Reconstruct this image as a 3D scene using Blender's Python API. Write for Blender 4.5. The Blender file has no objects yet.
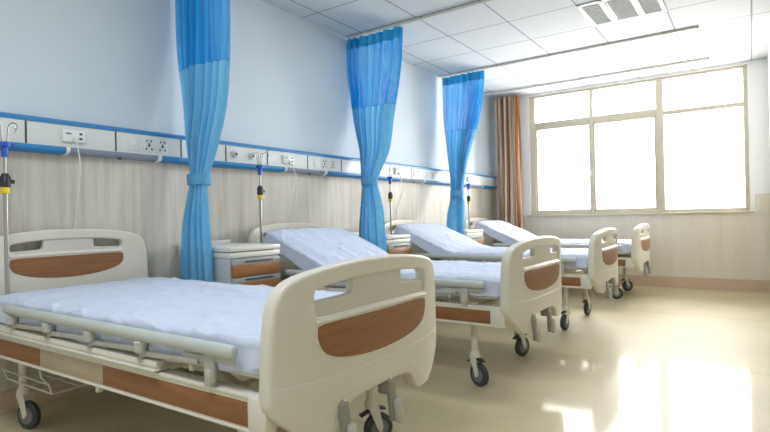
import bpy, bmesh, math, random
from mathutils import Vector, Matrix, noise
random.seed(7)
C = bpy.context.scene.collection
PI = math.pi

# ------------------------------------------------------------------ materials
def mat(name, col, rough=.5, metal=0., spec=.5, coat=0.):
    m = bpy.data.materials.new(name); m.use_nodes = True
    b = m.node_tree.nodes['Principled BSDF']
    b.inputs['Base Color'].default_value = (*col, 1)
    b.inputs['Roughness'].default_value = rough
    b.inputs['Metallic'].default_value = metal
    b.inputs['Specular IOR Level'].default_value = spec
    b.inputs['Coat Weight'].default_value = coat
    return m

def nd(m, t, **kw):
    n = m.node_tree.nodes.new(t)
    for k, v in kw.items():
        if hasattr(n, k): setattr(n, k, v)
        else: n.inputs[k].default_value = v
    return n

def ramp_on(m, src, stops, target='Base Color', to=None):
    r = nd(m, 'ShaderNodeValToRGB')
    e = r.color_ramp.elements
    while len(e) < len(stops): e.new(.5)
    for el, (p, c) in zip(e, stops):
        el.position = p; el.color = (*c, 1)
    m.node_tree.links.new(src, r.inputs[0])
    m.node_tree.links.new(r.outputs[0], (to or m.node_tree.nodes['Principled BSDF']).inputs[target])
    return r

def noise_tex(m, scale_vec, scale, detail=4, rough=.55):
    tc = nd(m, 'ShaderNodeTexCoord'); mp = nd(m, 'ShaderNodeMapping')
    mp.inputs['Scale'].default_value = scale_vec
    n = nd(m, 'ShaderNodeTexNoise'); n.inputs['Scale'].default_value = scale
    n.inputs['Detail'].default_value = detail; n.inputs['Roughness'].default_value = rough
    L = m.node_tree.links
    L.new(tc.outputs['Object'], mp.inputs[0]); L.new(mp.outputs[0], n.inputs['Vector'])
    return n

def bump_on(m, src, strength, dist=.01):
    b = nd(m, 'ShaderNodeBump'); b.inputs['Strength'].default_value = strength
    b.inputs['Distance'].default_value = dist
    m.node_tree.links.new(src, b.inputs['Height'])
    m.node_tree.links.new(b.outputs[0], m.node_tree.nodes['Principled BSDF'].inputs['Normal'])

def grained(name, a, b, vec, scale, rough=.45, bump=0.05):
    m = mat(name, a, rough)
    n = noise_tex(m, vec, scale, 6, .65)
    ramp_on(m, n.outputs[0], [(.3, a), (.7, b)])
    if bump: bump_on(m, n.outputs[0], bump, .002)
    return m

def speckled(name, a, b, scale, rough, bump=0.):
    m = mat(name, a, rough)
    n = noise_tex(m, (1, 1, 1), scale, 3, .6)
    ramp_on(m, n.outputs[0], [(.35, a), (.65, b)])
    if bump: bump_on(m, n.outputs[0], bump, .002)
    return m

M = {}
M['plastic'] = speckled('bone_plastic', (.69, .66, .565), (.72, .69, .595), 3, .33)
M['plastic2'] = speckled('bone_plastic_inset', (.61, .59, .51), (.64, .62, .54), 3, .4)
M['wood'] = grained('brown_laminate', (.22, .09, .032), (.31, .14, .052), (1, .6, 12), 5, .42)
M['beige'] = speckled('beige_laminate', (.44, .36, .24), (.47, .39, .27), 8, .45)
M['enamel'] = speckled('cream_enamelled_steel', (.70, .67, .58), (.74, .71, .62), 6, .32)
M['greyrail'] = speckled('grey_green_rail', (.50, .54, .51), (.54, .58, .55), 6, .36)
M['greymetal'] = speckled('grey_bracket', (.46, .46, .42), (.52, .52, .48), 9, .38)
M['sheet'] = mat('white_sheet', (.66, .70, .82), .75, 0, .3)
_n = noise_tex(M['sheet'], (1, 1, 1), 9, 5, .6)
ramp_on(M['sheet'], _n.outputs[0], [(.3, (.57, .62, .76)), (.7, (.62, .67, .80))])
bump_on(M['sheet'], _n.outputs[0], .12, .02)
M['crank'] = speckled('dull_bronze_grey_crank', (.27, .26, .21), (.31, .30, .25), 9, .38)
M['rubber'] = speckled('dark_rubber', (.035, .04, .05), (.05, .055, .065), 12, .5)
M['hub'] = speckled('grey_hub', (.16, .17, .19), (.2, .21, .23), 12, .45)
M['chrome'] = mat('polished_steel', (.42, .42, .42), .3, 1.)
M['wire'] = mat('coated_wire', (.66, .65, .6), .35, .2)
M['bluep'] = speckled('blue_plastic', (.02, .10, .50), (.03, .12, .55), 8, .35)
M['blackp'] = speckled('black_plastic', (.02, .022, .025), (.03, .032, .035), 8, .4)
M['yellowp'] = speckled('yellow_plastic', (.80, .60, .03), (.85, .65, .05), 8, .4)
M['bluestripe'] = speckled('blue_trim', (.025, .225, .52), (.03, .245, .55), 5, .38)
M['unit'] = speckled('pale_enamelled_panel', (.70, .73, .71), (.73, .76, .74), 4, .4)
M['unitgrey'] = speckled('grey_lamp_cover', (.30, .34, .42), (.33, .37, .45), 4, .4)
M['gap'] = speckled('dark_gap', (.05, .055, .06), (.07, .075, .08), 4, .6)
M['white'] = speckled('white_plastic', (.80, .82, .82), (.83, .85, .85), 5, .35)
M['louvre'] = speckled('pale_grey_louvre', (.84, .86, .86), (.87, .89, .89), 5, .6)
M['slot'] = speckled('socket_slots', (.05, .06, .08), (.07, .08, .1), 5, .5)
M['cabside'] = speckled('cabinet_grey_side', (.48, .53, .56), (.52, .57, .60), 4, .42)
M['cabtop'] = speckled('cabinet_pale_top', (.72, .72, .66), (.75, .75, .69), 4, .35)
M['cabgrey'] = speckled('cabinet_drawer_grip', (.34, .37, .38), (.38, .41, .42), 4, .4)
M['cabwood'] = grained('cabinet_orange_brown', (.28, .12, .04), (.36, .16, .055), (.6, 1, 10), 5, .4)
M['rail'] = mat('aluminium_track', (.84, .83, .76), .4, 0)
M['winframe'] = speckled('window_frame_beige', (.62, .56, .43), (.66, .60, .47), 4, .4)
M['wallblue'] = speckled('pale_blue_wall_paint', (.66, .74, .80), (.69, .77, .83), 1.2, .7, .03)
M['wallwhite'] = speckled('white_wall_paint', (.90, .90, .88), (.92, .92, .90), 1.2, .7, .03)
M['skirting'] = grained('tan_skirting', (.62, .47, .34), (.68, .53, .40), (1, 1, 5), 6, .5)

def wainscot(name, cols, vec):
    m = mat(name, cols[0], .5)
    n = noise_tex(m, vec, 1., 6, .7)
    ramp_on(m, n.outputs[0], [(.28, cols[0]), (.5, cols[1]), (.72, cols[2])])
    return m
M['panelL'] = wainscot('grey_beige_wood_grain_panel', [(.46, .42, .35), (.58, .545, .475), (.67, .64, .57)], (24, 24, 1.3))
M['panelW'] = wainscot('cream_wood_grain_panel', [(.74, .67, .56), (.79, .73, .62), (.82, .77, .67)], (9, 9, .6))

# floor: glossy speckled vinyl
M['floor'] = mat('glossy_speckled_vinyl', (.6, .5, .33), .5, 0, .3, .3)
M['floor'].node_tree.nodes['Principled BSDF'].inputs['Coat Roughness'].default_value = .12
def floor_mat(m):
    nt = m.node_tree; L = nt.links
    n1 = noise_tex(m, (1, 1, 1), 160, 3, .6)
    n2 = noise_tex(m, (1, 1, 1), 1.3, 3, .6)
    r1 = nd(m, 'ShaderNodeValToRGB'); e = r1.color_ramp.elements
    e[0].position = .36; e[0].color = (.57, .47, .26, 1); e[1].position = .62; e[1].color = (.80, .71, .47, 1)
    L.new(n1.outputs[0], r1.inputs[0])
    mx = nd(m, 'ShaderNodeMix', data_type='RGBA', blend_type='MULTIPLY'); mx.inputs[0].default_value = .35
    L.new(r1.outputs[0], mx.inputs[6]); L.new(n2.outputs[0], mx.inputs[7])
    # welded sheet seams every two metres
    tc = nd(m, 'ShaderNodeTexCoord'); sp = nd(m, 'ShaderNodeSeparateXYZ'); L.new(tc.outputs['Object'], sp.inputs[0])
    def line(out, period, off):
        a = nd(m, 'ShaderNodeMath', operation='ADD'); a.inputs[1].default_value = off; L.new(out, a.inputs[0])
        b = nd(m, 'ShaderNodeMath', operation='PINGPONG'); b.inputs[1].default_value = period; L.new(a.outputs[0], b.inputs[0])
        c = nd(m, 'ShaderNodeMath', operation='LESS_THAN'); c.inputs[1].default_value = .003; L.new(b.outputs[0], c.inputs[0])
        return c.outputs[0]
    l1 = line(sp.outputs[1], .9, 1.66)
    mx2 = nd(m, 'ShaderNodeMix', data_type='RGBA'); L.new(l1, mx2.inputs[0])
    L.new(mx.outputs[2], mx2.inputs[6]); mx2.inputs[7].default_value = (.30, .24, .13, 1)
    L.new(mx2.outputs[2], nt.nodes['Principled BSDF'].inputs['Base Color'])
    n3 = noise_tex(m, (1, 1, 1), 5, 2, .5)
    bump_on(m, n3.outputs[0], .12, .02)
    n4 = noise_tex(m, (1, 1, 1), 7, 4, .6)
    mr = nd(m, 'ShaderNodeMapRange'); mr.inputs[3].default_value = .05; mr.inputs[4].default_value = .13
    L.new(n4.outputs[0], mr.inputs[0]); L.new(mr.outputs[0], nt.nodes['Principled BSDF'].inputs['Coat Roughness'])
floor_mat(M['floor'])

# ceiling tiles
M['ceil'] = mat('mineral_ceiling_tiles', (.8, .82, .83), .85)
def ceil_mat(m):
    nt = m.node_tree; L = nt.links
    tc = nd(m, 'ShaderNodeTexCoord'); sp = nd(m, 'ShaderNodeSeparateXYZ'); L.new(tc.outputs['Object'], sp.inputs[0])
    outs = []
    for i, off in ((0, 2.97), (1, -3.333 + 6)):
        a = nd(m, 'ShaderNodeMath', operation='ADD'); a.inputs[1].default_value = off; L.new(sp.outputs[i], a.inputs[0])
        b = nd(m, 'ShaderNodeMath', operation='PINGPONG'); b.inputs[1].default_value = .3; L.new(a.outputs[0], b.inputs[0])
        c = nd(m, 'ShaderNodeMath', operation='LESS_THAN'); c.inputs[1].default_value = .0065; L.new(b.outputs[0], c.inputs[0])
        outs.append(c.outputs[0])
    mxm = nd(m, 'ShaderNodeMath', operation='MAXIMUM'); L.new(outs[0], mxm.inputs[0]); L.new(outs[1], mxm.inputs[1])
    n = noise_tex(m, (1, 1, 1), 60, 3, .6)
    r = nd(m, 'ShaderNodeValToRGB'); e = r.color_ramp.elements
    e[0].position = .3; e[0].color = (.62, .65, .67, 1); e[1].position = .6; e[1].color = (.68, .71, .73, 1)
    L.new(n.outputs[0], r.inputs[0])
    mx = nd(m, 'ShaderNodeMix', data_type='RGBA'); L.new(mxm.outputs[0], mx.inputs[0])
    L.new(r.outputs[0], mx.inputs[6]); mx.inputs[7].default_value = (.27, .29, .31, 1)
    L.new(mx.outputs[2], nt.nodes['Principled BSDF'].inputs['Base Color'])
ceil_mat(M['ceil'])

def cloth(name, a, b, transl, vec=(30, 30, .6), alpha=0.):
    m = bpy.data.materials.new(name); m.use_nodes = True
    nt = m.node_tree; L = nt.links; nt.nodes.remove(nt.nodes['Principled BSDF'])
    out = nt.nodes['Material Output']
    n = noise_tex(m, vec, 1, 4, .6)
    r = nd(m, 'ShaderNodeValToRGB'); e = r.color_ramp.elements
    e[0].position = .43 if 'striped' in name else .35; e[0].color = (*a, 1); e[1].position = .57 if 'striped' in name else .65; e[1].color = (*b, 1)
    L.new(n.outputs[0], r.inputs[0])
    d = nd(m, 'ShaderNodeBsdfDiffuse'); t = nd(m, 'ShaderNodeBsdfTranslucent')
    L.new(r.outputs[0], d.inputs[0]); L.new(r.outputs[0], t.inputs[0])
    mx = nd(m, 'ShaderNodeMixShader'); mx.inputs[0].default_value = transl
    L.new(d.outputs[0], mx.inputs[1]); L.new(t.outputs[0], mx.inputs[2])
    last = mx.outputs[0]
    if alpha:
        tr = nd(m, 'ShaderNodeBsdfTransparent'); m2 = nd(m, 'ShaderNodeMixShader'); m2.inputs[0].default_value = alpha
        L.new(last, m2.inputs[1]); L.new(tr.outputs[0], m2.inputs[2]); last = m2.outputs[0]
    L.new(last, out.inputs[0])
    return m
M['blue'] = cloth('blue_curtain_cloth', (.18, .52, .78), (.26, .60, .84), .45)
M['bluehead'] = cloth('blue_heading_tape', (.03, .30, .60), (.05, .36, .66), .2)
M['bluemesh'] = cloth('blue_open_mesh', (.01, .32, .73), (.08, .47, .87), .4, (60, 60, .8), .14)
M['browncloth'] = cloth('brown_striped_curtain_cloth', (.30, .12, .05), (.97, .84, .68), .3, (42, 6, .2))

gm = bpy.data.materials.new('window_glass'); gm.use_nodes = True
nt = gm.node_tree; nt.nodes.remove(nt.nodes['Principled BSDF'])
tr = nt.nodes.new('ShaderNodeBsdfTransparent'); gl = nt.nodes.new('ShaderNodeBsdfGlossy'); gl.inputs['Roughness'].default_value = .02
fr = nt.nodes.new('ShaderNodeFresnel'); fr.inputs[0].default_value = 1.3
mx = nt.nodes.new('ShaderNodeMixShader')
nt.links.new(fr.outputs[0], mx.inputs[0]); nt.links.new(tr.outputs[0], mx.inputs[1]); nt.links.new(gl.outputs[0], mx.inputs[2])
nt.links.new(mx.outputs[0], nt.nodes['Material Output'].inputs[0])
M['glass'] = gm

# ------------------------------------------------------------------ mesh helper
class MB:
    def __init__(s): s.bm = bmesh.new()
    def box(s, c, d, bev=0., rot=None, seg=2):
        r = bmesh.ops.create_cube(s.bm, size=1)
        vs = r['verts']
        bmesh.ops.scale(s.bm, vec=d, verts=vs)
        if bev:
            es = list({e for v in vs for e in v.link_edges})
            q = bmesh.ops.bevel(s.bm, geom=es, offset=bev, segments=seg, affect='EDGES', profile=.5)
            vs = list({v for f in q['faces'] for v in f.verts} | {v for v in vs if v.is_valid})
        if rot is not None: bmesh.ops.rotate(s.bm, verts=vs, cent=(0, 0, 0), matrix=rot)
        bmesh.ops.translate(s.bm, verts=vs, vec=c)
        return s
    def tube(s, pts, r, seg=12, caps=True, flat=1.):
        pts = [Vector(p) for p in pts]; n = len(pts); rings = []
        rr = r if isinstance(r, (list, tuple)) else [r] * n
        up = None
        for i, p in enumerate(pts):
            t = (pts[min(i + 1, n - 1)] - pts[max(i - 1, 0)]).normalized()
            if up is None:
                up = Vector((0, 0, 1)) if abs(t.z) < .9 else Vector((1, 0, 0))
            a = t.cross(up).normalized(); b = a.cross(t).normalized(); up = b
            rings.append([s.bm.verts.new(p + a * math.cos(2 * PI * k / seg) * rr[i] * flat + b * math.sin(2 * PI * k / seg) * rr[i]) for k in range(seg)])
        for i in range(n - 1):
            for k in range(seg):
                s.bm.faces.new((rings[i][k], rings[i][(k + 1) % seg], rings[i + 1][(k + 1) % seg], rings[i + 1][k]))
        if caps:
            s.bm.faces.new(rings[0][::-1]); s.bm.faces.new(rings[-1])
        return s
    def lathe(s, c, axis, prof, seg=28):
        # prof: list of (distance along axis, radius)
        axis = Vector(axis).normalized(); c = Vector(c)
        a = axis.orthogonal().normalized(); b = axis.cross(a)
        rings = []
        for h, r in prof:
            rings.append([s.bm.verts.new(c + axis * h + (a * math.cos(2 * PI * k / seg) + b * math.sin(2 * PI * k / seg)) * max(r, 1e-4)) for k in range(seg)])
        for i in range(len(rings) - 1):
            for k in range(seg):
                s.bm.faces.new((rings[i][k], rings[i][(k + 1) % seg], rings[i + 1][(k + 1) % seg], rings[i + 1][k]))
        s.bm.faces.new(rings[0][::-1]); s.bm.faces.new(rings[-1])
        return s
    def prism(s, poly, axis, a0, a1):
        # poly in the plane of the two other axes (cyclic order), extruded along axis
        def P(u, v, w):
            return {0: (w, u, v), 1: (u, w, v), 2: (u, v, w)}[axis]
        A = [s.bm.verts.new(P(u, v, a0)) for u, v in poly]; B = [s.bm.verts.new(P(u, v, a1)) for u, v in poly]
        s.bm.faces.new(A); s.bm.faces.new(B[::-1])
        for i in range(len(poly)):
            j = (i + 1) % len(poly); s.bm.faces.new((A[i], B[i], B[j], A[j]))
        return s
    def obj(s, name, m, parent=None, ang=38, fix=True):
        if fix: bmesh.ops.recalc_face_normals(s.bm, faces=s.bm.faces)
        return link(name, s.bm, m, parent, ang)

def link(name, bm, m, parent=None, ang=38):
    lim = math.radians(ang)
    for f in bm.faces: f.smooth = True
    for e in bm.edges:
        e.smooth = not (len(e.link_faces) == 2 and e.calc_face_angle(0) > lim)
    me = bpy.data.meshes.new(name); bm.to_mesh(me); bm.free()
    o = bpy.data.objects.new(name, me); C.objects.link(o)
    if m: me.materials.append(m)
    if parent: o.parent = parent
    return o

def thing(name, label, cat, loc=(0, 0, 0), rz=0, group=None):
    o = bpy.data.objects.new(name, None); C.objects.link(o)
    o.empty_display_size = .1
    o.location = loc; o.rotation_euler = (0, 0, rz)
    return tag(o, label, cat, group)
def tag(o, label, cat, group=None):
    o['label'] = label; o['category'] = cat
    if group: o['group'] = group
    return o
def struct(o): o['kind'] = 'structure'; return o
def copy_tree(o, parent=None):
    c = o.copy(); C.objects.link(c); c.parent = parent
    for ch in list(o.children): copy_tree(ch, c)
    return c
def RX(a): return Matrix.Rotation(a, 3, 'X')
def RY(a): return Matrix.Rotation(a, 3, 'Y')
def RZ(a): return Matrix.Rotation(a, 3, 'Z')

# ------------------------------------------------------------------ room
X0, X1, Y0, YD, ZC = -3.160, .18, -1.6, 7.478, 2.69
XR, YP = 1.30, 5.90      # main right wall, and where the pier beside the window begins
RAILZ = 1.327
def slab(name, c, d, m, k=True):
    o = MB().box(c, d).obj(name, m)
    if k: struct(o)
    return o
slab('floor', ((X0 + XR) / 2, (Y0 + YD) / 2, -.05), (XR - X0 + .4, YD - Y0 + .4, .1), M['floor'])
slab('ceiling', ((X0 + XR) / 2, (Y0 + YD) / 2, ZC + .05), (XR - X0 + .4, YD - Y0 + .4, .1), M['ceil'])
w = slab('wall_left', (X0 - .1, (Y0 + YD) / 2, ZC / 2), (.2, YD - Y0 + .4, ZC), M['wallblue'])
slab('trim_1', (X0 + .004, (Y0 + YD) / 2, 1.345 / 2), (.008, YD - Y0, 1.345), M['panelL'])
struct(MB().prism([(X1, YD + .2), (X1, YP), (XR, YP), (XR, Y0 - .2), (XR + .2, Y0 - .2), (XR + .2, YD + .2)], 2, 0, ZC).obj('wall_right', M['wallwhite']))
slab('wall_near', ((X0 + XR) / 2, Y0 - .1, ZC / 2), (XR - X0, .2, ZC), M['wallwhite'])
WX0, WX1, WZ0, WZ1 = -2.636, -.016, .94, 2.66
wf = MB()
wf.box(((X0 + X1) / 2, YD + .1, WZ0 / 2), (X1 - X0, .2, WZ0))
wf.box(((X0 + X1) / 2, YD + .1, (WZ1 + ZC) / 2), (X1 - X0, .2, ZC - WZ1))
wf.box(((X0 + WX0) / 2, YD + .1, (WZ0 + WZ1) / 2), (WX0 - X0, .2, WZ1 - WZ0))
wf.box(((X1 + WX1) / 2, YD + .1, (WZ0 + WZ1) / 2), (X1 - WX1, .2, WZ1 - WZ0))
struct(wf.obj('wall_far', M['wallwhite']))
# cream panelling under and beside the window
tr2 = MB()
tr2.box(((X0 + X1) / 2, YD - .004, .925 / 2), (X1 - X0, .008, .925))
tr2.box(((WX1 + .05 + X1) / 2, YD - .004, (1.14 + .925) / 2), (X1 - WX1 - .05, .008, 1.14 - .925))
struct(tr2.obj('trim_2', M['panelW']))
struct(MB().box((X1 - .004, (YP + YD) / 2, .57), (.008, YD - YP, 1.14)).box(((X1 + XR) / 2 - .004, YP - .004, .57), (XR - X1 + .008, .008, 1.14))
       .box((XR - .004, (Y0 + YP) / 2, .57), (.008, YP - Y0, 1.14)).obj('trim_3', M['panelW']))
slab('baseboard_far', ((X0 + X1) / 2, YD - .014, .07), (X1 - X0, .012, .14), M['skirting'])
slab('baseboard_left', (X0 + .014, (Y0 + YD) / 2, .05), (.012, YD - Y0, .10), M['skirting'])
struct(MB().box((X1 - .014, (YP + YD) / 2 - .01, .07), (.012, YD - YP, .14)).box(((X1 + XR) / 2 - .01, YP - .014, .07), (XR - X1 + .02, .012, .14))
       .box((XR - .014, (Y0 + YP) / 2, .07), (.012, YP - Y0, .14)).obj('baseboard_right', M['skirting']))
# window sill board
struct(MB().box(((WX0 + WX1) / 2, YD - .012, WZ0 - .008), (WX1 - WX0 + .08, .05, .018), .004).obj('trim_4', M['winframe']))
# window: outer frame, mullions, transoms, sashes
wr = MB(); yf = YD + .07
def bar(x0, x1, z0, z1, y=yf, d=.06): wr.box(((x0 + x1) / 2, y, (z0 + z1) / 2), (x1 - x0, d, z1 - z0), .004)
bar(WX0, WX0 + .075, WZ0, WZ1); bar(WX1 - .045, WX1, WZ0, WZ1)
bar(WX0, WX1, WZ0, WZ0 + .045, yf, .064); bar(WX0, WX1, WZ1 - .03, WZ1, yf, .064)
bar(-.985, -.898, WZ0, WZ1, yf, .075)
bar(WX0 + .01, -.95, 2.165, 2.275, yf, .052); bar(-.95, WX1 - .01, 2.18, 2.235, yf, .052)
bar(-1.80, -1.755, WZ0 + .01, WZ1 - .01, yf - .012)
# sliding sash edges in the two left bays
for a, b, y in ((WX0 + .07, -1.79, yf + .008), (-1.765, -.98, yf - .008)):
    bar(a, a + .03, WZ0 + .04, 2.17, y, .03); bar(b - .03, b, WZ0 + .04, 2.17, y, .03)
    bar(a + .002, b - .002, WZ0 + .04, WZ0 + .07, y, .026)
win = struct(wr.obj('window_1', M['winframe']))
MB().box((-1.788, yf - .055, 1.50), (.022, .03, .05), .004).box((-1.788, yf - .07, 1.48), (.012, .02, .05), .003).obj('latch', M['white'], win)
for a, b, z0, z1 in ((WX0 + .08, -1.79, WZ0 + .06, 2.17), (-1.77, -.99, WZ0 + .06, 2.17), (-.9, WX1 - .04, WZ0 + .04, 2.19),
                     (WX0 + .07, -1.79, 2.27, WZ1 - .03), (-1.77, -.98, 2.27, WZ1 - .03), (-.9, WX1 - .04, 2.23, WZ1 - .03)):
    MB().box(((a + b) / 2, yf, (z0 + z1) / 2), (b - a, .006, z1 - z0)).obj('glass_pane', M['glass'], win)

# ------------------------------------------------------------------ ceiling vent and curtain tracks
v = thing('ceiling_vent', 'white three-section louvred air vent set in a ceiling tile', 'vent', (-.87, 4.835, ZC), 0)
fb = MB()
for x in (-.285, -.095 - .02, .095 + .02, .285): fb.box((x, 0, -.005), (.03 if abs(x) > .2 else .045, .6, .010), .002)
for y in (-.285, .285): fb.box((0, y, -.005), (.6, .03, .009), .002)
fb.obj('frame', M['white'], v)
MB().box((0, 0, -.0015), (.56, .56, .003)).obj('duct_opening', M['cabside'], v)
for x in (-.2, 0, .2):
    s_ = MB()
    for k in range(13): s_.box((x, -.25 + k * .0415, -.007), (.165, .030, .002), 0, RX(math.radians(14)))
    s_.obj('louvre', M['louvre'], v)

def track(y, xa, xb, label, n):
    t = thing('curtain_track', label, 'curtain track', ((xa + xb) / 2, y, ZC), 0)
    m = MB(); L = xb - xa
    for sy in (-.011, .011): m.box((0, sy, -.011), (L, .003, .020))
    m.box((0, 0, -.003), (L, .026, .004)); m.box((0, -.009, -.0205), (L, .006, .003)); m.box((0, .009, -.0205), (L, .006, .003))
    m.obj('channel', M['rail'], t)
    e = MB().box((L / 2 + .006, 0, -.013), (.014, .032, .027), .003).obj('end_stop', M['greymetal'], t)
    for k in range(n):
        x = -L / 2 + L * (k + .5) / n
        MB().box((x, 0, -.006), (.03, .045, .012), .003).obj('ceiling_clip', M['greymetal'], t)
    return t
track(2.10, X0 + .012, -.39, 'grey ceiling curtain track nearest the camera, above the closest blue curtain', 5)
track(3.955, X0 + .012, -.39, 'grey ceiling curtain track carrying the middle blue curtain', 5)
track(5.755, X0 + .012, -.39, 'grey ceiling curtain track carrying the farthest blue curtain, just past the vent', 5)
track(7.02, X0 + .012, -.378, 'empty grey ceiling curtain track closest to the window', 5)

# ------------------------------------------------------------------ bedhead service unit on the left wall
UY0, UY1 = -1.2, 7.34
u = thing('bedhead_service_unit', 'long pale wall-mounted medical panel with blue stripes running above the beds', 'wall panel', (X0, 0, 0))
MB().box((.035, (UY0 + UY1) / 2, 1.436), (.07, UY1 - UY0, .122), .002).obj('body', M['unit'], u)
# upper blue strip with slanted face
MB().prism([(0, 1.497), (.074, 1.497), (.074, 1.512), (.055, 1.526), (0, 1.526)], 1, UY0, UY1).obj('upper_blue_strip', M['bluestripe'], u)
prof = [(0, 1.375), (.074, 1.375), (.078, 1.367), (.076, 1.354), (.066, 1.343), (.05, 1.338), (0, 1.337)]
def band(y0, y1, grey):
    m = MB()
    if grey: m.prism([(0, 1.375), (.070, 1.375), (.064, 1.355), (.045, 1.341), (0, 1.339)], 1, y0, y1)
    else: m.prism(prof, 1, y0, y1)
    m.obj('lower_grey_lamp_cover' if grey else 'lower_blue_strip', M['unitgrey'] if grey else M['bluestripe'], u)
    if grey:
        for y in (y0, y1):
            MB().prism([(0, 1.376), (.077, 1.376), (.081, 1.367), (.079, 1.353), (.068, 1.340), (.05, 1.335), (0, 1.334)], 1, y - .01, y + .01).obj('white_end_cap', M['white'], u)
        MB().box((.05, y0 + .30, 1.338), (.016, .02, .012), .003).obj('lamp_switch', M['slot'], u)
yb = UY0
for g0, g1 in ((-.35, .18), (1.385, 1.935), (3.04, 3.53), (4.74, 5.24), (6.38, 6.85)):
    band(yb, g0, False); band(g0, g1, True); yb = g1
band(yb, UY1, False)
for y in (.85, 1.181, 1.653, 2.089, 2.50 - .05, 2.845, 3.297, 3.745, 4.2, 4.96, 5.9, 6.5):
    MB().box((.0705, y, 1.436), (.003, .009, .116)).obj('dark_joint', M['gap'], u)
def outlet(y, big=False):
    p = MB().box((.072, y, 1.436), (.005, .075, .085), .002).obj('socket_plate', M['unit'], u)
    m = MB()
    for dy, dz in ((-.014, .024), (.014, .024), (-.018, -.026), (.018, -.026)): m.box((.0755, y + dy, 1.436 + dz), (.003, .010, .010))
    m.box((.0755, y, 1.438), (.003, .008, .016)); m.box((.0755, y, 1.428), (.003, .018, .005))
    m.obj('socket_holes', M['slot'], p)
def switchp(y):
    p = MB().box((.072, y, 1.436), (.005, .075, .085), .002).obj('switch_plate', M['unit'], u)
    MB().box((.0755, y, 1.438), (.004, .022, .028), .0015).obj('rocker', M['white'], p)
def callp(y, cord=True, drop=.5):
    p = MB().box((.078, y, 1.438), (.018, .118, .070), .005).obj('nurse_call_plate', M['white'], u)
    m = MB().box((.0885, y + .035, 1.452), (.003, .014, .012)).box((.0885, y + .035, 1.425), (.003, .014, .012)).box((.0885, y - .03, 1.45), (.002, .03, .006))
    m.obj('call_button', M['slot'], p)
    pl = MB().box((.094, y + .004, 1.418), (.014, .022, .026), .003).obj('cord_plug', M['unit'], p)
def gas(y):
    p = MB().lathe((.071, y, 1.436), (1, 0, 0), [(0, .030), (.006, .030), (.009, .026), (.009, .019), (.016, .018), (.020, .014)]).obj('gas_outlet', M['unit'], u)
    MB().lathe((.091, y, 1.436), (1, 0, 0), [(-.001, .010), (.003, .009)]).obj('outlet_port', M['slot'], p)
switchp(1.763); outlet(1.861); outlet(1.953)
switchp(3.412); outlet(3.51); outlet(3.625)
switchp(5.04); outlet(5.30); outlet(5.42)
for y in (2.529, 2.688, 4.22, 4.34, 5.98, 6.10): gas(y)
for y in (1.412, 3.065, 4.68, 6.40): callp(y)
# extra label plates between sections
for y in (.45, .98): switchp(y)

# cords hanging from the call plates
def cord(pts, label):
    m = MB(); P = [Vector(p) for p in pts]; out = []
    for i in range(len(P) - 1):
        a, b, c_, d = P[max(i - 1, 0)], P[i], P[i + 1], P[min(i + 2, len(P) - 1)]
        for k in range(6):
            t = k / 6
            out.append(.5 * ((2 * b) + (c_ - a) * t + (2 * a - 5 * b + 4 * c_ - d) * t * t + (3 * b - a - 3 * c_ + d) * t ** 3))
    out.append(P[-1])
    o = m.tube(out, .0028, 8).obj('call_cord', M['white'])
    return tag(o, label, 'cord')
cord([(-3.062, 1.418, 1.408), (-3.056, 1.424, 1.36), (-3.064, 1.436, 1.27), (-3.115, 1.447, 1.12), (-3.147, 1.444, .98), (-3.1475, 1.437, .88), (-3.1475, 1.42, .5)],
     'thin white cord hanging from the call plate down behind the nearest bed')
cord([(-3.062, 3.072, 1.408), (-3.045, 3.10, 1.33), (-3.05, 3.12, 1.25), (-3.11, 3.15, 1.12), (-3.1475, 3.15, .98), (-3.1475, 3.14, .7)],
     'thin white cord hanging from the call plate above the second bed')
cord([(-3.062, 4.687, 1.408), (-3.045, 4.70, 1.33), (-3.05, 4.72, 1.25), (-3.11, 4.73, 1.12), (-3.1475, 4.73, .98), (-3.1475, 4.72, .7)],
     'thin white cord hanging from the call plate above the third bed')

# ------------------------------------------------------------------ curtains
def interp(tab, z):
    if z >= tab[0][0]: return tab[0][1:]
    for a, b in zip(tab, tab[1:]):
        if a[0] >= z >= b[0]:
            t = (a[0] - z) / (a[0] - b[0]); i = tab.index(a)
            a0 = tab[max(i - 1, 0)]; b1 = tab[min(i + 2, len(tab) - 1)]; out = []
            for k_ in range(1, len(a)):
                d = (b[k_] - a[k_]) / (b[0] - a[0])
                ma = ((b[k_] - a0[k_]) / (b[0] - a0[0])) if i > 0 else d
                mb = ((b1[k_] - a[k_]) / (b1[0] - a[0])) if i + 2 < len(tab) else d
                h_ = b[0] - a[0]
                out.append((2 * t ** 3 - 3 * t * t + 1) * a[k_] + (t ** 3 - 2 * t * t + t) * h_ * ma + (3 * t * t - 2 * t ** 3) * b[k_] + (t ** 3 - t * t) * h_ * mb)
            return tuple(out)
    return tab[-1][1:]

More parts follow.
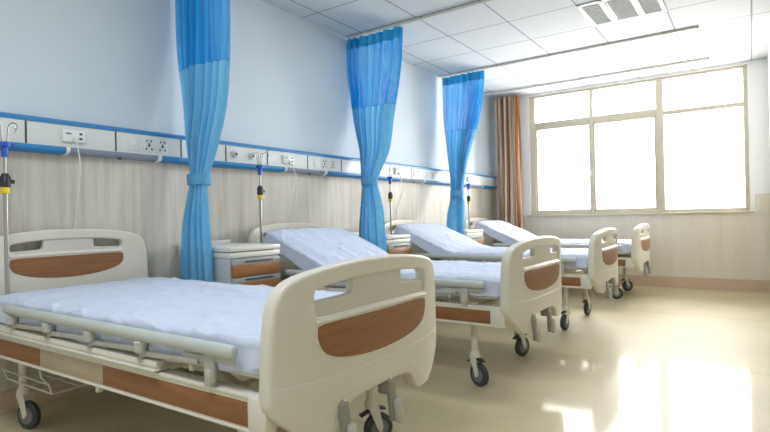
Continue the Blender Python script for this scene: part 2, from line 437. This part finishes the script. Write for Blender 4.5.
def curtain_surface(tab, z1, z0, n_fold, seed, nu=220, dz=.03, push=0.):
    """tab rows: z, x-centre, x-halfwidth, y, fold depth"""
    bm = bmesh.new(); rows = []
    nz = max(2, int((z1 - z0) / dz))
    for j in range(nz + 1):
        z = z1 + (z0 - z1) * j / nz
        xc, hw, y, amp = interp(tab, z)
        row = []
        for i in range(nu + 1):
            q = i / nu * 2 - 1
            ph = n_fold * PI * q + 2.6 * math.sin(2.3 * q + seed + z * .25) + 1.1 * math.sin(6.1 * q + seed * 2 + z * .7)
            sx = .22 * math.cos(ph * 1.0) / n_fold
            a = amp * (.75 + .35 * math.sin(3.7 * q + seed * 1.3 + z * .8))
            yy = y + a * math.sin(ph) + .25 * a * math.sin(2.3 * ph + seed + z * 1.1) - push
            xx = xc + hw * (q + sx * 1.6)
            # ends curl back so that the bundle is a rounded column
            yy += .30 * hw * q * q * min(1, max(0, (.30 - hw) / .2))
            row.append(bm.verts.new((xx, yy, z)))
        rows.append(row)
    for j in range(nz):
        for i in range(nu):
            bm.faces.new((rows[j][i], rows[j][i + 1], rows[j + 1][i + 1], rows[j + 1][i]))
    return bm

def blue_curtain(tab, zsplit, ztie, label, seed, y):
    t = thing('privacy_curtain', label, 'curtain', (tab[-1][1], tab[-1][3], 0), 0)
    off = Vector((-t.location.x, -t.location.y, 0))
    def put(name, bm, m, par=t, ang=180):
        bmesh.ops.translate(bm, verts=bm.verts, vec=off if par is t else off)
        return link(name, bm, m, par, ang)
    put('heading_band', curtain_surface(tab, 2.657, 2.560, 8, seed, push=.003), M['bluehead'])
    put('mesh_panel', curtain_surface(tab, 2.575, zsplit, 8, seed), M['bluemesh'])
    put('cloth_panel', curtain_surface(tab, zsplit + .004, tab[-1][0], 8, seed, push=-.001), M['blue'])
    xc, hw, yy, amp = interp(tab, ztie)
    m = MB(); P = []
    ring0, ring1 = [], []
    N = 40; bm = m.bm; rings = []
    for dz, g in ((-.034, 1.0), (-.03, 1.05), (.03, 1.07), (.034, 1.02)):
        rings.append([bm.verts.new((xc + math.cos(2 * PI * k / N) * (hw * 1.12) * g, yy + .02 + math.sin(2 * PI * k / N) * (amp + .035) * g, ztie + dz + .004 * math.sin(k * 1.1))) for k in range(N)])
    for a, b in zip(rings, rings[1:]):
        for k in range(N): bm.faces.new((a[k], a[(k + 1) % N], b[(k + 1) % N], b[k]))
    bmesh.ops.recalc_face_normals(bm, faces=bm.faces)
    put('tie_band', bm, M['blue'], t, 40)
    return t

def sc(x, y0, y1): return x * y1 / y0
c1 = [(2.662, -2.885, .258, 2.10, .028), (2.12, -2.885, .252, 2.10, .035), (1.72, -2.89, .200, 2.10, .045), (1.47, -2.895, .145, 2.08, .048),
      (1.30, -2.885, .092, 2.06, .040), (1.215, -2.878, .070, 2.05, .030), (1.13, -2.878, .080, 2.035, .035), (.96, -2.875, .110, 2.01, .042),
      (.77, -2.862, .132, 1.995, .043), (.58, -2.852, .145, 1.985, .04), (.30, -2.84, .155, 1.98, .04)]
blue_curtain(c1, 1.95, 1.215, 'sky-blue curtain with mesh top, largest and nearest of the three tied-back blue curtains', .3, 2.1)
k = 3.96
c2 = [(2.662, -2.845, .315, 3.96, .028), (2.32, -2.865, .295, 3.96, .035), (1.88, -2.90, .21, 3.96, .05), (1.58, -2.89, .145, 3.95, .05),
      (1.38, -2.90, .088, 3.91, .043), (1.285, -2.885, .068, 3.88, .033), (1.20, -2.86, .078, 3.85, .035), (1.03, -2.80, .105, 3.78, .045),
      (.85, -2.73, .120, 3.68, .045), (.65, -2.68, .130, 3.62, .045), (.30, -2.68, .135, 3.62, .045)]
blue_curtain(c2, 1.985, 1.285, 'sky-blue curtain with mesh top, middle one of the three tied-back blue curtains', 1.9, 3.96)
c3 = [(2.662, -2.83, .27, 5.755, .028), (2.47, -2.84, .262, 5.755, .03), (2.11, -2.875, .222, 5.755, .045), (1.75, -2.92, .142, 5.755, .05),
      (1.39, -2.91, .082, 5.70, .045), (1.22, -2.885, .070, 5.63, .035), (1.12, -2.85, .085, 5.56, .035), (.95, -2.79, .100, 5.40, .035),
      (.72, -2.725, .105, 5.262, .026), (.35, -2.72, .11, 5.255, .024)]
blue_curtain(c3, 1.985, 1.22, 'sky-blue curtain with mesh top, farthest of the three tied-back blue curtains', 3.3, 5.755)
bt = [(2.655, -2.875, .17, 7.26, .06), (1.5, -2.87, .17, 7.26, .07), (.12, -2.865, .18, 7.26, .075)]
bc = curtain_surface(bt, 2.655, .12, 6, 2.2)
bmesh.ops.translate(bc, verts=bc.verts, vec=(2.84, -7.27, 0))
o = link('window_curtain', bc, M['browncloth'], None, 180); o.location = (-2.84, 7.27, 0)
tag(o, 'brown striped window curtain drawn into the corner beside the window', 'curtain')

# ------------------------------------------------------------------ beds
def chaikin(P, n=2):
    for _ in range(n):
        Q = []
        for i in range(len(P)):
            a, b = P[i], P[(i + 1) % len(P)]
            Q += [(a[0] * .75 + b[0] * .25, a[1] * .75 + b[1] * .25), (a[0] * .25 + b[0] * .75, a[1] * .25 + b[1] * .75)]
        P = Q
    return P
def mirror(P): return P + [(-t, z) for t, z in reversed(P) if abs(t) > 1e-6]

def plate(loops, s_mid, half, bev, bend):
    """flat outline with holes in the (t,z) plane, thickness along s, bent across t"""
    cu = bpy.data.curves.new('outline', 'CURVE'); cu.dimensions = '2D'; cu.fill_mode = 'BOTH'
    cu.extrude = max(half - bev, .0005); cu.bevel_depth = bev; cu.bevel_resolution = 2
    for P in loops:
        sp = cu.splines.new('POLY'); sp.points.add(len(P) - 1)
        for p, q in zip(sp.points, P): p.co = (q[0], q[1], 0, 1)
        sp.use_cyclic_u = True
    ob = bpy.data.objects.new('outline', cu); C.objects.link(ob)
    dg = bpy.context.evaluated_depsgraph_get(); dg.update()
    me = bpy.data.meshes.new_from_object(ob.evaluated_get(dg))
    bm = bmesh.new(); bm.from_mesh(me)
    bpy.data.meshes.remove(me); bpy.data.objects.remove(ob); bpy.data.curves.remove(cu)
    bmesh.ops.remove_doubles(bm, verts=bm.verts, dist=.0002)
    x = -.4763
    while x < .48:
        bmesh.ops.bisect_plane(bm, geom=bm.verts[:] + bm.edges[:] + bm.faces[:], plane_co=(x, 0, 0), plane_no=(1, 0, 0), dist=.0001)
        x += .0307
    for v_ in bm.verts:
        t, z, s = v_.co
        v_.co = (s_mid + s + bend(t), t, z)
    bmesh.ops.recalc_face_normals(bm, faces=bm.faces)
    return bm

def board(root, s0, face, tx, dz, name, panel, cut_out, head):
    """face=+1: outer side towards +s (footboard); -1 for headboard (inner side faces +s, bends towards +s)"""
    def bend(t):
        q = abs(t) / .47
        b = .020 * q * q + .026 * q ** 6
        return -b if not head else b
    T = lambda P: [(t * tx, z + dz) for t, z in P]
    zl = .693 if head else .660
    outer = chaikin(mirror([(0, .817), (.16, .814), (.31, .800), (.415, .778), (.452, .735), (.466, .66), (.472, .54), (.475, .462), (.462, .428), (.40, .374), (.345, .330), (.31, .322),
             (.262, .324), (.235, .340), (.215, .378), (.18, .402), (.08, .410), (0, .410)]), 2)
    win_ = chaikin(mirror([(0, .782), (.15, .779), (.27, .769), (.322, .760), (.330, .735), (.328, zl + .03), (.320, zl), (.2, zl + .003), (0, zl + .005)]), 2)
    if not head:
        outer = [(t * .975, z) for t, z in outer]
    body = plate([T(outer), T(win_)], s0, .023, .010, bend)
    b = link(name, body, M['plastic'], root, 50)
    # recessed panel with the two hand grips cut out at its ends
    inset = chaikin(mirror([(0, .79), (.128, .789), (.137, .785), (.141, .765), (.141, .735), (.147, .722), (.163, .718), (.30, .714), (.34, .714), (.342, zl + .003), (.338, zl - .012), (0, zl - .007)]), 1)
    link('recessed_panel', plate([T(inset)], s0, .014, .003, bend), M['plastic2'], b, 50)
    # raised lip under the recess
    lip = [(t, zl + .005 + .004 * math.cos(t * 4)) for t in [x * .02 for x in range(-16, 17)]]
    m = MB(); sgn = 1
    m.tube([(s0 + .021 + bend(t * tx), t * tx, z + dz - .008) for t, z in lip], .007, 8)
    m.obj('raised_lip', M['plastic'], b)
    pp = chaikin(mirror(panel), 2)
    link('wood_panel', plate([[(t * tx, z + dz) for t, z in pp]], s0 + .0232, .003, .0015, bend), M['wood'], b, 50)
    # shallow lower apron step
    ap = [(t, z) for t, z in mirror([(0, .486), (.12, .487), (.26, .490), (.40, .496), (.452, .500), (.453, .462), (.440, .435), (.385, .388), (.335, .345), (.305, .334), (.262, .336), (.246, .350), (.225, .385), (.185, .412), (0, .420)])]
    link('lower_apron', plate([T(ap)], s0 + .0215, .0022, .0018, bend), M['plastic'], b, 50)
    return b

foot_panel = [(0, .648), (.20, .649), (.305, .648), (.313, .635), (.310, .600), (.278, .556), (.17, .530), (0, .520)]
head_panel = [(0, .680), (.20, .681), (.312, .680), (.322, .666), (.318, .625), (.275, .598), (.16, .573), (0, .563)]

def caster(root, s, t, ang, brake):
    """post plus swivel wheel"""
    MB().tube([(s, t, .37), (s, t, .19)], .019, 16).obj('leg', M['enamel'], root)
    c = thing_part('caster', root, (s, t, 0), ang)
    r = .064; off = .032
    m = MB(); m.lathe((0, 0, .155), (0, 0, 1), [(0, .026), (.02, .028), (.035, .022), (.045, .017)])
    for sy in (-.022, .022):
        m.prism([(-.022, .165), (.026, .165), (off + .014, .07), (off, .055), (off - .014, .07)], 1, sy - .002, sy + .002)
    m.box((.002, 0, .160), (.05, .046, .012), .004)
    m.lathe((off, -.028, .064), (0, 1, 0), [(0, .009), (.056, .009)])
    m.obj('fork', M['enamel'], c)
    MB().lathe((off, -.016, r), (0, 1, 0), [(0, .050), (.002, .058), (.007, r), (.025, r), (.030, .058), (.032, .050)], 36).obj('wheel', M['rubber'], c)
    MB().lathe((off, -.018, r), (0, 1, 0), [(0, .018), (.001, .040), (.035, .040), (.036, .018)], 28).obj('hub', M['hub'], c)
    if brake:
        MB().box((-.03, 0, .135), (.045, .03, .008), .003, RY(math.radians(-22))).box((.04, 0, .148), (.05, .034, .01), .004, RY(math.radians(14))).obj('brake_pedal', M['rubber'], c)
    return c
def thing_part(name, parent, loc, rz=0):
    o = bpy.data.objects.new(name, None); C.objects.link(o); o.empty_display_size = .03
    o.parent = parent; o.location = loc; o.rotation_euler = (0, 0, rz); return o

HINGE = .76
def back_z(s, ang):
    """height gained over the flat platform at station s"""
    return (HINGE - s) * math.tan(ang) if s < HINGE else 0.

def make_bed(label, ang, loc, rz, casters):
    root = thing('hospital_bed', label, 'bed', loc, rz, None)
    board(root, -.036, -1, .92, .098, 'headboard', head_panel, None, True)
    board(root, 2.055 - .026, 1, 1., -.004, 'footboard', foot_panel, None, False)
    for sg in (-1, 1):
        b = MB(); t = sg * .442
        b.box((.99, t, .412), (1.96, .028, .094), .003)
        b.box((.99, t, .366), (1.96, .036, .008), .002).box((.99, t - sg * .008, .462), (1.96, .052, .012), .003)
        b.box((1.945, t, .412), (.07, .042, .104), .006)
        b.box((1.10, t, .352), (.018, .022, .03), .004)
        bo = b.obj('side_beam', M['enamel'], root)
        for s0, s1, mm, nm in ((.03, .680, 'wood', 'brown_inlay'), (.687, 1.147, 'beige', 'beige_inlay'), (1.154, 1.902, 'wood', 'brown_inlay')):
            MB().box(((s0 + s1) / 2, t + sg * .0148, .411), (s1 - s0, .003, .070), .001).obj(nm, M[mm], bo)
        # channel that carries the folding rail
        ch = MB().box((.765, t + sg * .004, .487), (1.45, .042, .034), .004).box((.765, t + sg * .012, .477), (1.46, .046, .006), .002)
        ch.box((.765, t + sg * .026, .49), (1.44, .003, .005))
        ch.obj('rail_channel', M['enamel'], root)
        rl = MB(); rs = t + sg * .030
        rl.tube([(.405, rs, .588), (.41, rs, .588), (.44, rs, .588), (1.84, rs, .583), (1.872, rs, .583), (1.876, rs, .583)], [.012, .017, .021, .021, .019, .012], 16, True, .72)
        ro = rl.obj('side_rail', M['greyrail'], root)
        for i in range(4):
            s = .455 + i * .316
            kb = MB().lathe((s + .01, rs - sg * .002, .566), (0, 0, -1), [(0, .017), (.004, .021), (.034, .020), (.040, .014)], 18)
            kb.obj('rail_knob', M['greymetal'], ro)
            st = MB().tube([(s - .0, rs - sg * .012, .512), (s + .02, rs - sg * .012, .522), (s + .305, rs - sg * .004, .535)], .0105, 10, True, .6)
            st.tube([(s, rs - sg * .012, .500), (s, rs - sg * .012, .527)], .009, 10)
            st.lathe((s, rs - sg * .012, .500), (0, 0, 1), [(0, .014), (.006, .014)], 14)
            st.obj('rail_strut', M['greymetal'], ro)
        br = MB().box((1.755, rs - sg * .008, .53), (.045, .014, .10), .005).box((1.755, rs - sg * .006, .495), (.03, .02, .05), .004)
        br.box((1.70, rs - sg * .010, .545), (.15, .010, .022), .004).box((1.665, rs - sg * .012, .522), (.02, .012, .045), .004).box((1.81, rs - sg * .01, .552), (.10, .010, .018), .004)
        br.obj('rail_latch', M['greymetal'], ro)
    f = MB()
    for s in (.10, .62, 1.20, 1.72): f.box((s, 0, .405), (.04, .86, .05), .004)
    f.box((1.955, 0, .415), (.03, .86, .09), .006)
    f.box((.9, -.16, .39), (1.5, .03, .03), .003).box((.9, .16, .39), (1.5, .03, .03), .003)
    f.obj('cross_frame', M['enamel'], root)
    # mattress platform: fixed part, then the lifting back section
    p = MB()
    p.box((1.36, 0, .528), (1.18, .84, .010), .002)
    for sg in (-1, 1): p.box((1.36, sg * .405, .515), (1.20, .03, .030), .005)
    p.box((1.945, 0, .515), (.03, .82, .03), .005)
    for s in (.85, 1.2, 1.55, 1.80): p.box((s, 0, .508), (.03, .80, .022), .003)
    for sg in (-1, 1):
        p.box((1.62, sg * .33, .46), (.30, .03, .02), .003, RY(math.radians(18)))
        p.box((.95, sg * .33, .48), (.03, .03, .09), .003)
    p.obj('mattress_platform', M['enamel'], root)
    q = MB(); L = .66; ca, sa = math.cos(ang), math.sin(ang)
    def on(s, t, dz=0): return (HINGE - s * ca - dz * -sa * -1 * -1 if False else HINGE - s * ca + dz * sa, t, .528 + s * sa + dz * ca)
    R = RY(ang)
    q.box(on(L / 2, 0), (L, .84, .010), .002, R)
    for sg in (-1, 1): q.box(on(L / 2, sg * .405, -.013), (L, .03, .030), .005, R)
    q.box(on(L - .012, 0, -.013), (.03, .82, .03), .005, R)
    q.obj('backrest_platform', M['enamel'], root)
    if ang > .05:
        sup = MB()
        for sg in (-1, 1):
            a = on(.45, sg * .30, -.02); sup.tube([a, (.70, sg * .30, .43)], .014, 12)
        sup.tube([on(.45, -.33, -.02), on(.45, .33, -.02)], .012, 12)
        sup.obj('backrest_strut', M['greymetal'], root)
    # foldaway cranks under the footboard
    for t in (-.215, .045):
        cr = MB().lathe((1.965, t, .385), (1, 0, 0), [(0, .016), (.05, .016), (.055, .022), (.085, .022), (.09, .016)], 18)
        cr.box((2.035, t, .374), (.05, .045, .050), .008).box((1.99, t - .02, .395), (.03, .05, .05), .006)
        cr.box((2.055, t + .006, .318), (.020, .040, .125), .007, RX(math.radians(8)))
        co = cr.obj('crank', M['crank'], root)
        MB().tube([(2.070, t + .008, .335), (2.071, t + .010, .325), (2.071, t + .019, .258), (2.071, t + .020, .250)], [.011, .016, .016, .011], 12).obj('crank_grip', M['greymetal'], co)
    MB().tube([(1.985, -.215, .398), (1.985, .045, .398)], .008, 12).obj('crank_bar', M['greymetal'], root)
    for i, (s, t) in enumerate(((.246, -.344), (.246, .344), (1.755, -.344), (1.755, .344))):
        caster(root, s, t, casters[i], i >= 2)
    # wire shelf under the head half
    wb = MB(); zb = .215
    for t in (-.24, -.12, .0, .12, .24): wb.tube([(.12, t, zb), (.56, t, zb)], .0035, 8)
    for s in (.12, .23, .34, .45, .56): wb.tube([(s, -.36, zb), (s, .36, zb)], .0035, 8)
    wb.tube([(.12, -.36, zb), (.56, -.36, zb), (.56, .36, zb), (.12, .36, zb), (.12, -.36, zb)], .005, 8)
    wb.tube([(.10, -.375, zb + .045), (.57, -.375, zb + .045)], .0035, 8)
    for s in (.12, .56):
        for t in (-.36, .36): wb.tube([(s, t, zb), (s, t * 1.04, zb + .045), (s, t * 1.12, .30), (s, t * 1.15, .385)], .0045, 8)
    wb.obj('wire_shelf', M['wire'], root)
    return root

SAG = .0
def make_mattress(name, ang, seed):
    """rounded slab under a loose sheet, following the platform"""
    N, K = 240, 150; bm = bmesh.new(); rings = []
    S0, S1 = .10, 1.965; TH = .094
    for j in range(N + 1):
        u_ = j / N; s = S0 + (S1 - S0) * u_
        e = min(s - S0, S1 - s); k = min(1., e / .05); shr = math.sqrt(max(0, 1 - (1 - k) ** 2))
        # centre line: blend over the hinge
        h = HINGE; w_ = .10
        if s < h - w_: x = h - (h - s) * math.cos(ang); z = (h - s) * math.sin(ang); a = ang
        elif s > h + w_: x = s; z = 0; a = 0
        else:
            t_ = (h + w_ - s) / (2 * w_); a = ang * t_
            z = math.sin(ang) * w_ * t_ * t_; x = s + (w_ * t_ * t_) * (1 - math.cos(ang))
        ring = []
        for i in range(K):
            th = 2 * PI * i / K
            # super-ellipse section
            c, s_ = math.cos(th), math.sin(th); n = 4.6
            r = (abs(c) ** n + abs(s_) ** n) ** (-1 / n)
            ty = c * r * .432; tz = s_ * r * TH / 2
            wob = 0
            P = Vector((s * 1.0, ty * 1.0, seed))
            if s_ > -.2:
                # long shallow creases, mostly running along the bed, plus small crumples
                w1 = noise.noise(Vector((s * 1.1 + ty * .9, ty * 7 - s * 1.6, seed)))
                w2 = noise.noise(Vector((s * 1.9 - ty * 1.2, ty * 9 + s * 2.6, seed + 3)))
                w3 = noise.noise(Vector((s * 9, ty * 11, seed + 7)))
                w4 = noise.noise(Vector((s * 1.3 + ty * .6 + w1 * .3, ty * 15 - s * 1.5, seed + 5)))
                wob = .004 * (1 - abs(w1) * 2.4) + .0065 * max(0, 1 - abs(w2) * 11) ** 1.4 + .0055 * max(0, 1 - abs(w4) * 8) ** 1.4 + .0006 * w3 - .004
            sc_ = .0 + shr
            side = abs(c) * r
            if side > .93:      # sheet hanging at the sides: vertical pleats, bulging corners
                wob += .010 * noise.noise(Vector((s * 14, tz * 6, seed + 11 + (1 if c > 0 else 0)))) + .006
            ty2 = ty * (.955 + .045 * sc_); tz2 = tz * (.35 + .65 * sc_)
            nrm = Vector((0, c * (abs(c) > .8), 1 if s_ > 0 else -.2)).normalized()
            ty2 += nrm.y * wob; tz2 += nrm.z * wob
            if s_ < 0 and side > .6: tz2 -= (side - .6) / .4 * (.040 + .020 * noise.noise(Vector((s * 6, 1 + (c > 0), seed + 20)))); ty2 += (1 if c > 0 else -1) * .012 * (side - .6) / .4
            zz = .581 + TH * .0
            ring.append(bm.verts.new((x + math.sin(a) * tz2, ty2, zz + z + math.cos(a) * tz2)))
        rings.append(ring)
    for a_, b_ in zip(rings, rings[1:]):
        for i in range(K): bm.faces.new((a_[i], a_[(i + 1) % K], b_[(i + 1) % K], b_[i]))
    bm.faces.new(rings[0][::-1]); bm.faces.new(rings[-1])
    bmesh.ops.recalc_face_normals(bm, faces=bm.faces)
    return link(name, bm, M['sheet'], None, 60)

def yaw(A, B): return math.atan2(B[1] - A[1], B[0] - A[0])
BEDS = [((-3.075, 1.387), (-1.075, 1.437)), ((-3.050, 3.05), (-1.05, 3.058)), ((-3.030, 4.708), (-1.03, 4.748)), ((-3.030, 6.539), (-1.03, 6.563))]
A1 = math.radians(24)
R_ = math.radians
A, B = BEDS[0]
make_bed('nearest hospital bed, lying flat, with its big cream footboard in the foreground', 0., (*A, 0), yaw(A, B), (R_(15), R_(120), R_(-60), R_(60)))
mt = make_mattress('mattress', 0., 1.3); mt.location = (*A, 0); mt.rotation_euler.z = yaw(A, B)
tag(mt, 'flat mattress under a creased white sheet on the nearest bed', 'mattress', None)
A, B = BEDS[1]
proto = make_bed('second hospital bed from the camera, backrest raised, between the first two blue curtains', A1, (*A, 0), yaw(A, B), (R_(200), R_(120), R_(-20), R_(70)))
pm = make_mattress('mattress', A1, 5.1); pm.location = (*A, 0); pm.rotation_euler.z = yaw(A, B)
tag(pm, 'raised-back mattress with creased white sheet on the second bed from the camera', 'mattress', None)
for i, lb, lm, cas in ((2, 'third hospital bed from the camera, backrest raised, between the middle and farthest blue curtains', 'raised-back mattress with white sheet on the third bed from the camera', (120, 60, -100, 80)),
                  (3, 'farthest hospital bed, closest to the window and the brown curtain', 'raised-back mattress with white sheet on the farthest bed beside the window', (120, 60, 10, 40))):
    A, B = BEDS[i]
    b = copy_tree(proto); b.location = (*A, 0); b.rotation_euler.z = yaw(A, B); b['label'] = lb
    n = 0
    for ch in b.children:
        if ch.name.startswith('caster'): ch.rotation_euler.z = R_(cas[n]); n += 1
    m = pm.copy(); C.objects.link(m); m.location = (*A, 0); m.rotation_euler.z = yaw(A, B); m['label'] = lm

# ------------------------------------------------------------------ drip stands plugged in at the bed heads
def iv_pole(label, x, y, zb=.41, top=1.40):
    t = thing('iv_pole', label, 'drip stand', (x, y, zb), 0, None)
    z = lambda h: h - zb
    MB().tube([(0, 0, 0), (0, 0, z(1.13))], .0095, 14).obj('lower_tube', M['chrome'], t)
    MB().tube([(0, 0, z(1.12)), (0, 0, z(1.34))], .0062, 12).obj('upper_tube', M['chrome'], t)
    MB().lathe((0, 0, z(1.105)), (0, 0, 1), [(0, .016), (.004, .020), (.028, .021), (.032, .018)], 20).obj('yellow_ring', M['yellowp'], t)
    MB().lathe((0, 0, z(1.135)), (0, 0, 1), [(0, .017), (.006, .023), (.05, .024), (.058, .018), (.07, .014)], 20).box((.0, .024, z(1.165)), (.02, .03, .02), .004).obj('height_clamp', M['blackp'], t)
    MB().lathe((0, 0, z(1.285)), (0, 0, 1), [(0, .014), (.045, .016), (.05, .026), (.068, .028), (.074, .020)], 20).box((.0, .03, z(1.345)), (.02, .025, .016), .004).obj('hook_collar', M['bluep'], t)
    for k in range(4):
        a = k * PI / 2 + .5; d = Vector((math.cos(a), math.sin(a), 0))
        P = [Vector((0, 0, z(1.34))) + d * .010, Vector((0, 0, z(1.390))) + d * .018, Vector((0, 0, z(1.432))) + d * .022]
        for q in range(9):
            an = PI / 2 + q * PI * 1.45 / 8
            P.append(Vector((0, 0, z(1.432))) + d * (.040 - .018 * math.sin(an - PI / 2 + PI / 2)) * 1. + Vector((0, 0, -.018 * math.cos(an - PI / 2 + PI / 2) + .0)) + d * .002 * q)
        MB().tube(P, .0028, 8).obj('hook', M['chrome'], t)
    return t
iv_pole('chrome drip stand with blue collar standing at the head of the nearest bed', -2.985, 1.048)
iv_pole('chrome drip stand with black clamp rising at the head of the second bed', -2.98, 2.668)
iv_pole('chrome drip stand heading the third bed, right of the middle blue curtain', -2.965, 4.355)
iv_pole('chrome drip stand at the head of the farthest bed, partly behind the farthest blue curtain', -2.94, 6.08)

# ------------------------------------------------------------------ bedside cabinets
def cabinet(label, y0, y1, xf):
    W = y1 - y0; D = xf - (X0 + .03)
    t = thing('bedside_cabinet', label, 'cabinet', (xf, (y0 + y1) / 2, 0), 0, None)
    MB().box((-D / 2 - .008, 0, .40), (D - .016, W - .012, .64), .006).obj('body', M['cabside'], t)
    MB().box((-D / 2, 0, .774), (D, W, .032), .008).box((-D + .01, 0, .80), (.018, W, .03), .006).obj('top', M['cabtop'], t)
    MB().box((-D / 2 - .002, 0, .737), (D - .004, W - .004, .034), .006).obj('pull_out_tray', M['cabtop'], t)
    z = .705
    for h in (.105, .105, .30):
        d = MB().box((-.004, 0, z - .012), (.018, W - .022, .036), .003).box((-.012, 0, z - .022), (.004, W - .03, .012)).obj('drawer' if h < .2 else 'door', M['cabgrey'], t)
        MB().box((0, 0, z - .028 - (h - .03) / 2), (.020, W - .02, h - .030), .004).obj('front', M['cabwood'], d)
        MB().box((.008, .015, z - .010), (.006, W * .55, .010), .003).obj('handle', M['slot'], d)
        z -= h + .008
    for a, b in ((-.05, -1), (-.05, 1), (-D + .05, -1), (-D + .05, 1)):
        MB().tube([(a, b * (W / 2 - .05), 0), (a, b * (W / 2 - .05), .09)], [.016, .02], 12).obj('foot', M['blackp'], t)
    return t
cabinet('grey bedside cabinet with orange-brown drawers beside the nearest blue curtain', 2.08, 2.497, -2.60)
cabinet('pale bedside cabinet half hidden between the middle blue curtain and the third bed', 3.75, 4.143, -2.60)
cabinet('pale bedside cabinet beside the farthest blue curtain, in front of the last bed', 5.315, 5.76, -2.60)

# ------------------------------------------------------------------ light
W = bpy.data.worlds.new('daylight'); bpy.context.scene.world = W; W.use_nodes = True
nt = W.node_tree; bg = nt.nodes['Background']
bg.inputs[0].default_value = (1., .985, .95, 1); bg.inputs[1].default_value = 9.6
def area(name, loc, rot, sx, sy, power, col, portal=False, spread=180):
    l = bpy.data.lights.new(name, 'AREA'); l.shape = 'RECTANGLE'; l.size = sx; l.size_y = sy; l.energy = power; l.color = col
    l.spread = math.radians(spread)
    if portal: l.cycles.is_portal = True
    o = bpy.data.objects.new(name, l); C.objects.link(o); o.location = loc; o.rotation_euler = rot
    return o
area('window_portal', ((WX0 + WX1) / 2, YD + .15, (WZ0 + WZ1) / 2), (R_(-90), 0, 0), WX1 - WX0, WZ1 - WZ0, 1, (1, 1, 1), True)
area('fill_light', (-1.3, .2, ZC - .03), (0, 0, 0), 1.2, .6, 19, (.86, .93, 1.))  # added fill light above the near end, not a fixture of the ward
area('fill_light', (-1.3, 3.0, ZC - .03), (0, 0, 0), 1.2, .3, 11, (.86, .93, 1.))  # second added fill light, narrower, further down the room

# ------------------------------------------------------------------ camera
cam = bpy.data.cameras.new('camera'); co = bpy.data.objects.new('camera', cam); C.objects.link(co)
cam.sensor_width = 36; cam.lens = 526.13 / 770 * 36; cam.clip_start = .02
yw, pt, rl = .608776211, .0024954, -.020286
cy, sy, cp, sp = math.cos(yw), math.sin(yw), math.cos(pt), math.sin(pt)
f = Vector((-sy * cp, cy * cp, sp)); r = Vector((cy, sy, 0)); u_ = r.cross(f)
c, s = math.cos(rl), math.sin(rl)
r2 = c * r + s * u_; u2 = -s * r + c * u_
co.matrix_world = Matrix(((r2.x, u2.x, -f.x, 0), (r2.y, u2.y, -f.y, 0), (r2.z, u2.z, -f.z, .953), (0, 0, 0, 1)))
sc_ = bpy.context.scene; sc_.camera = co
vs = sc_.view_settings; vs.view_transform = 'Standard'; vs.look = 'None'; vs.gamma = 1; vs.use_curve_mapping = False
vs.exposure = 0.95
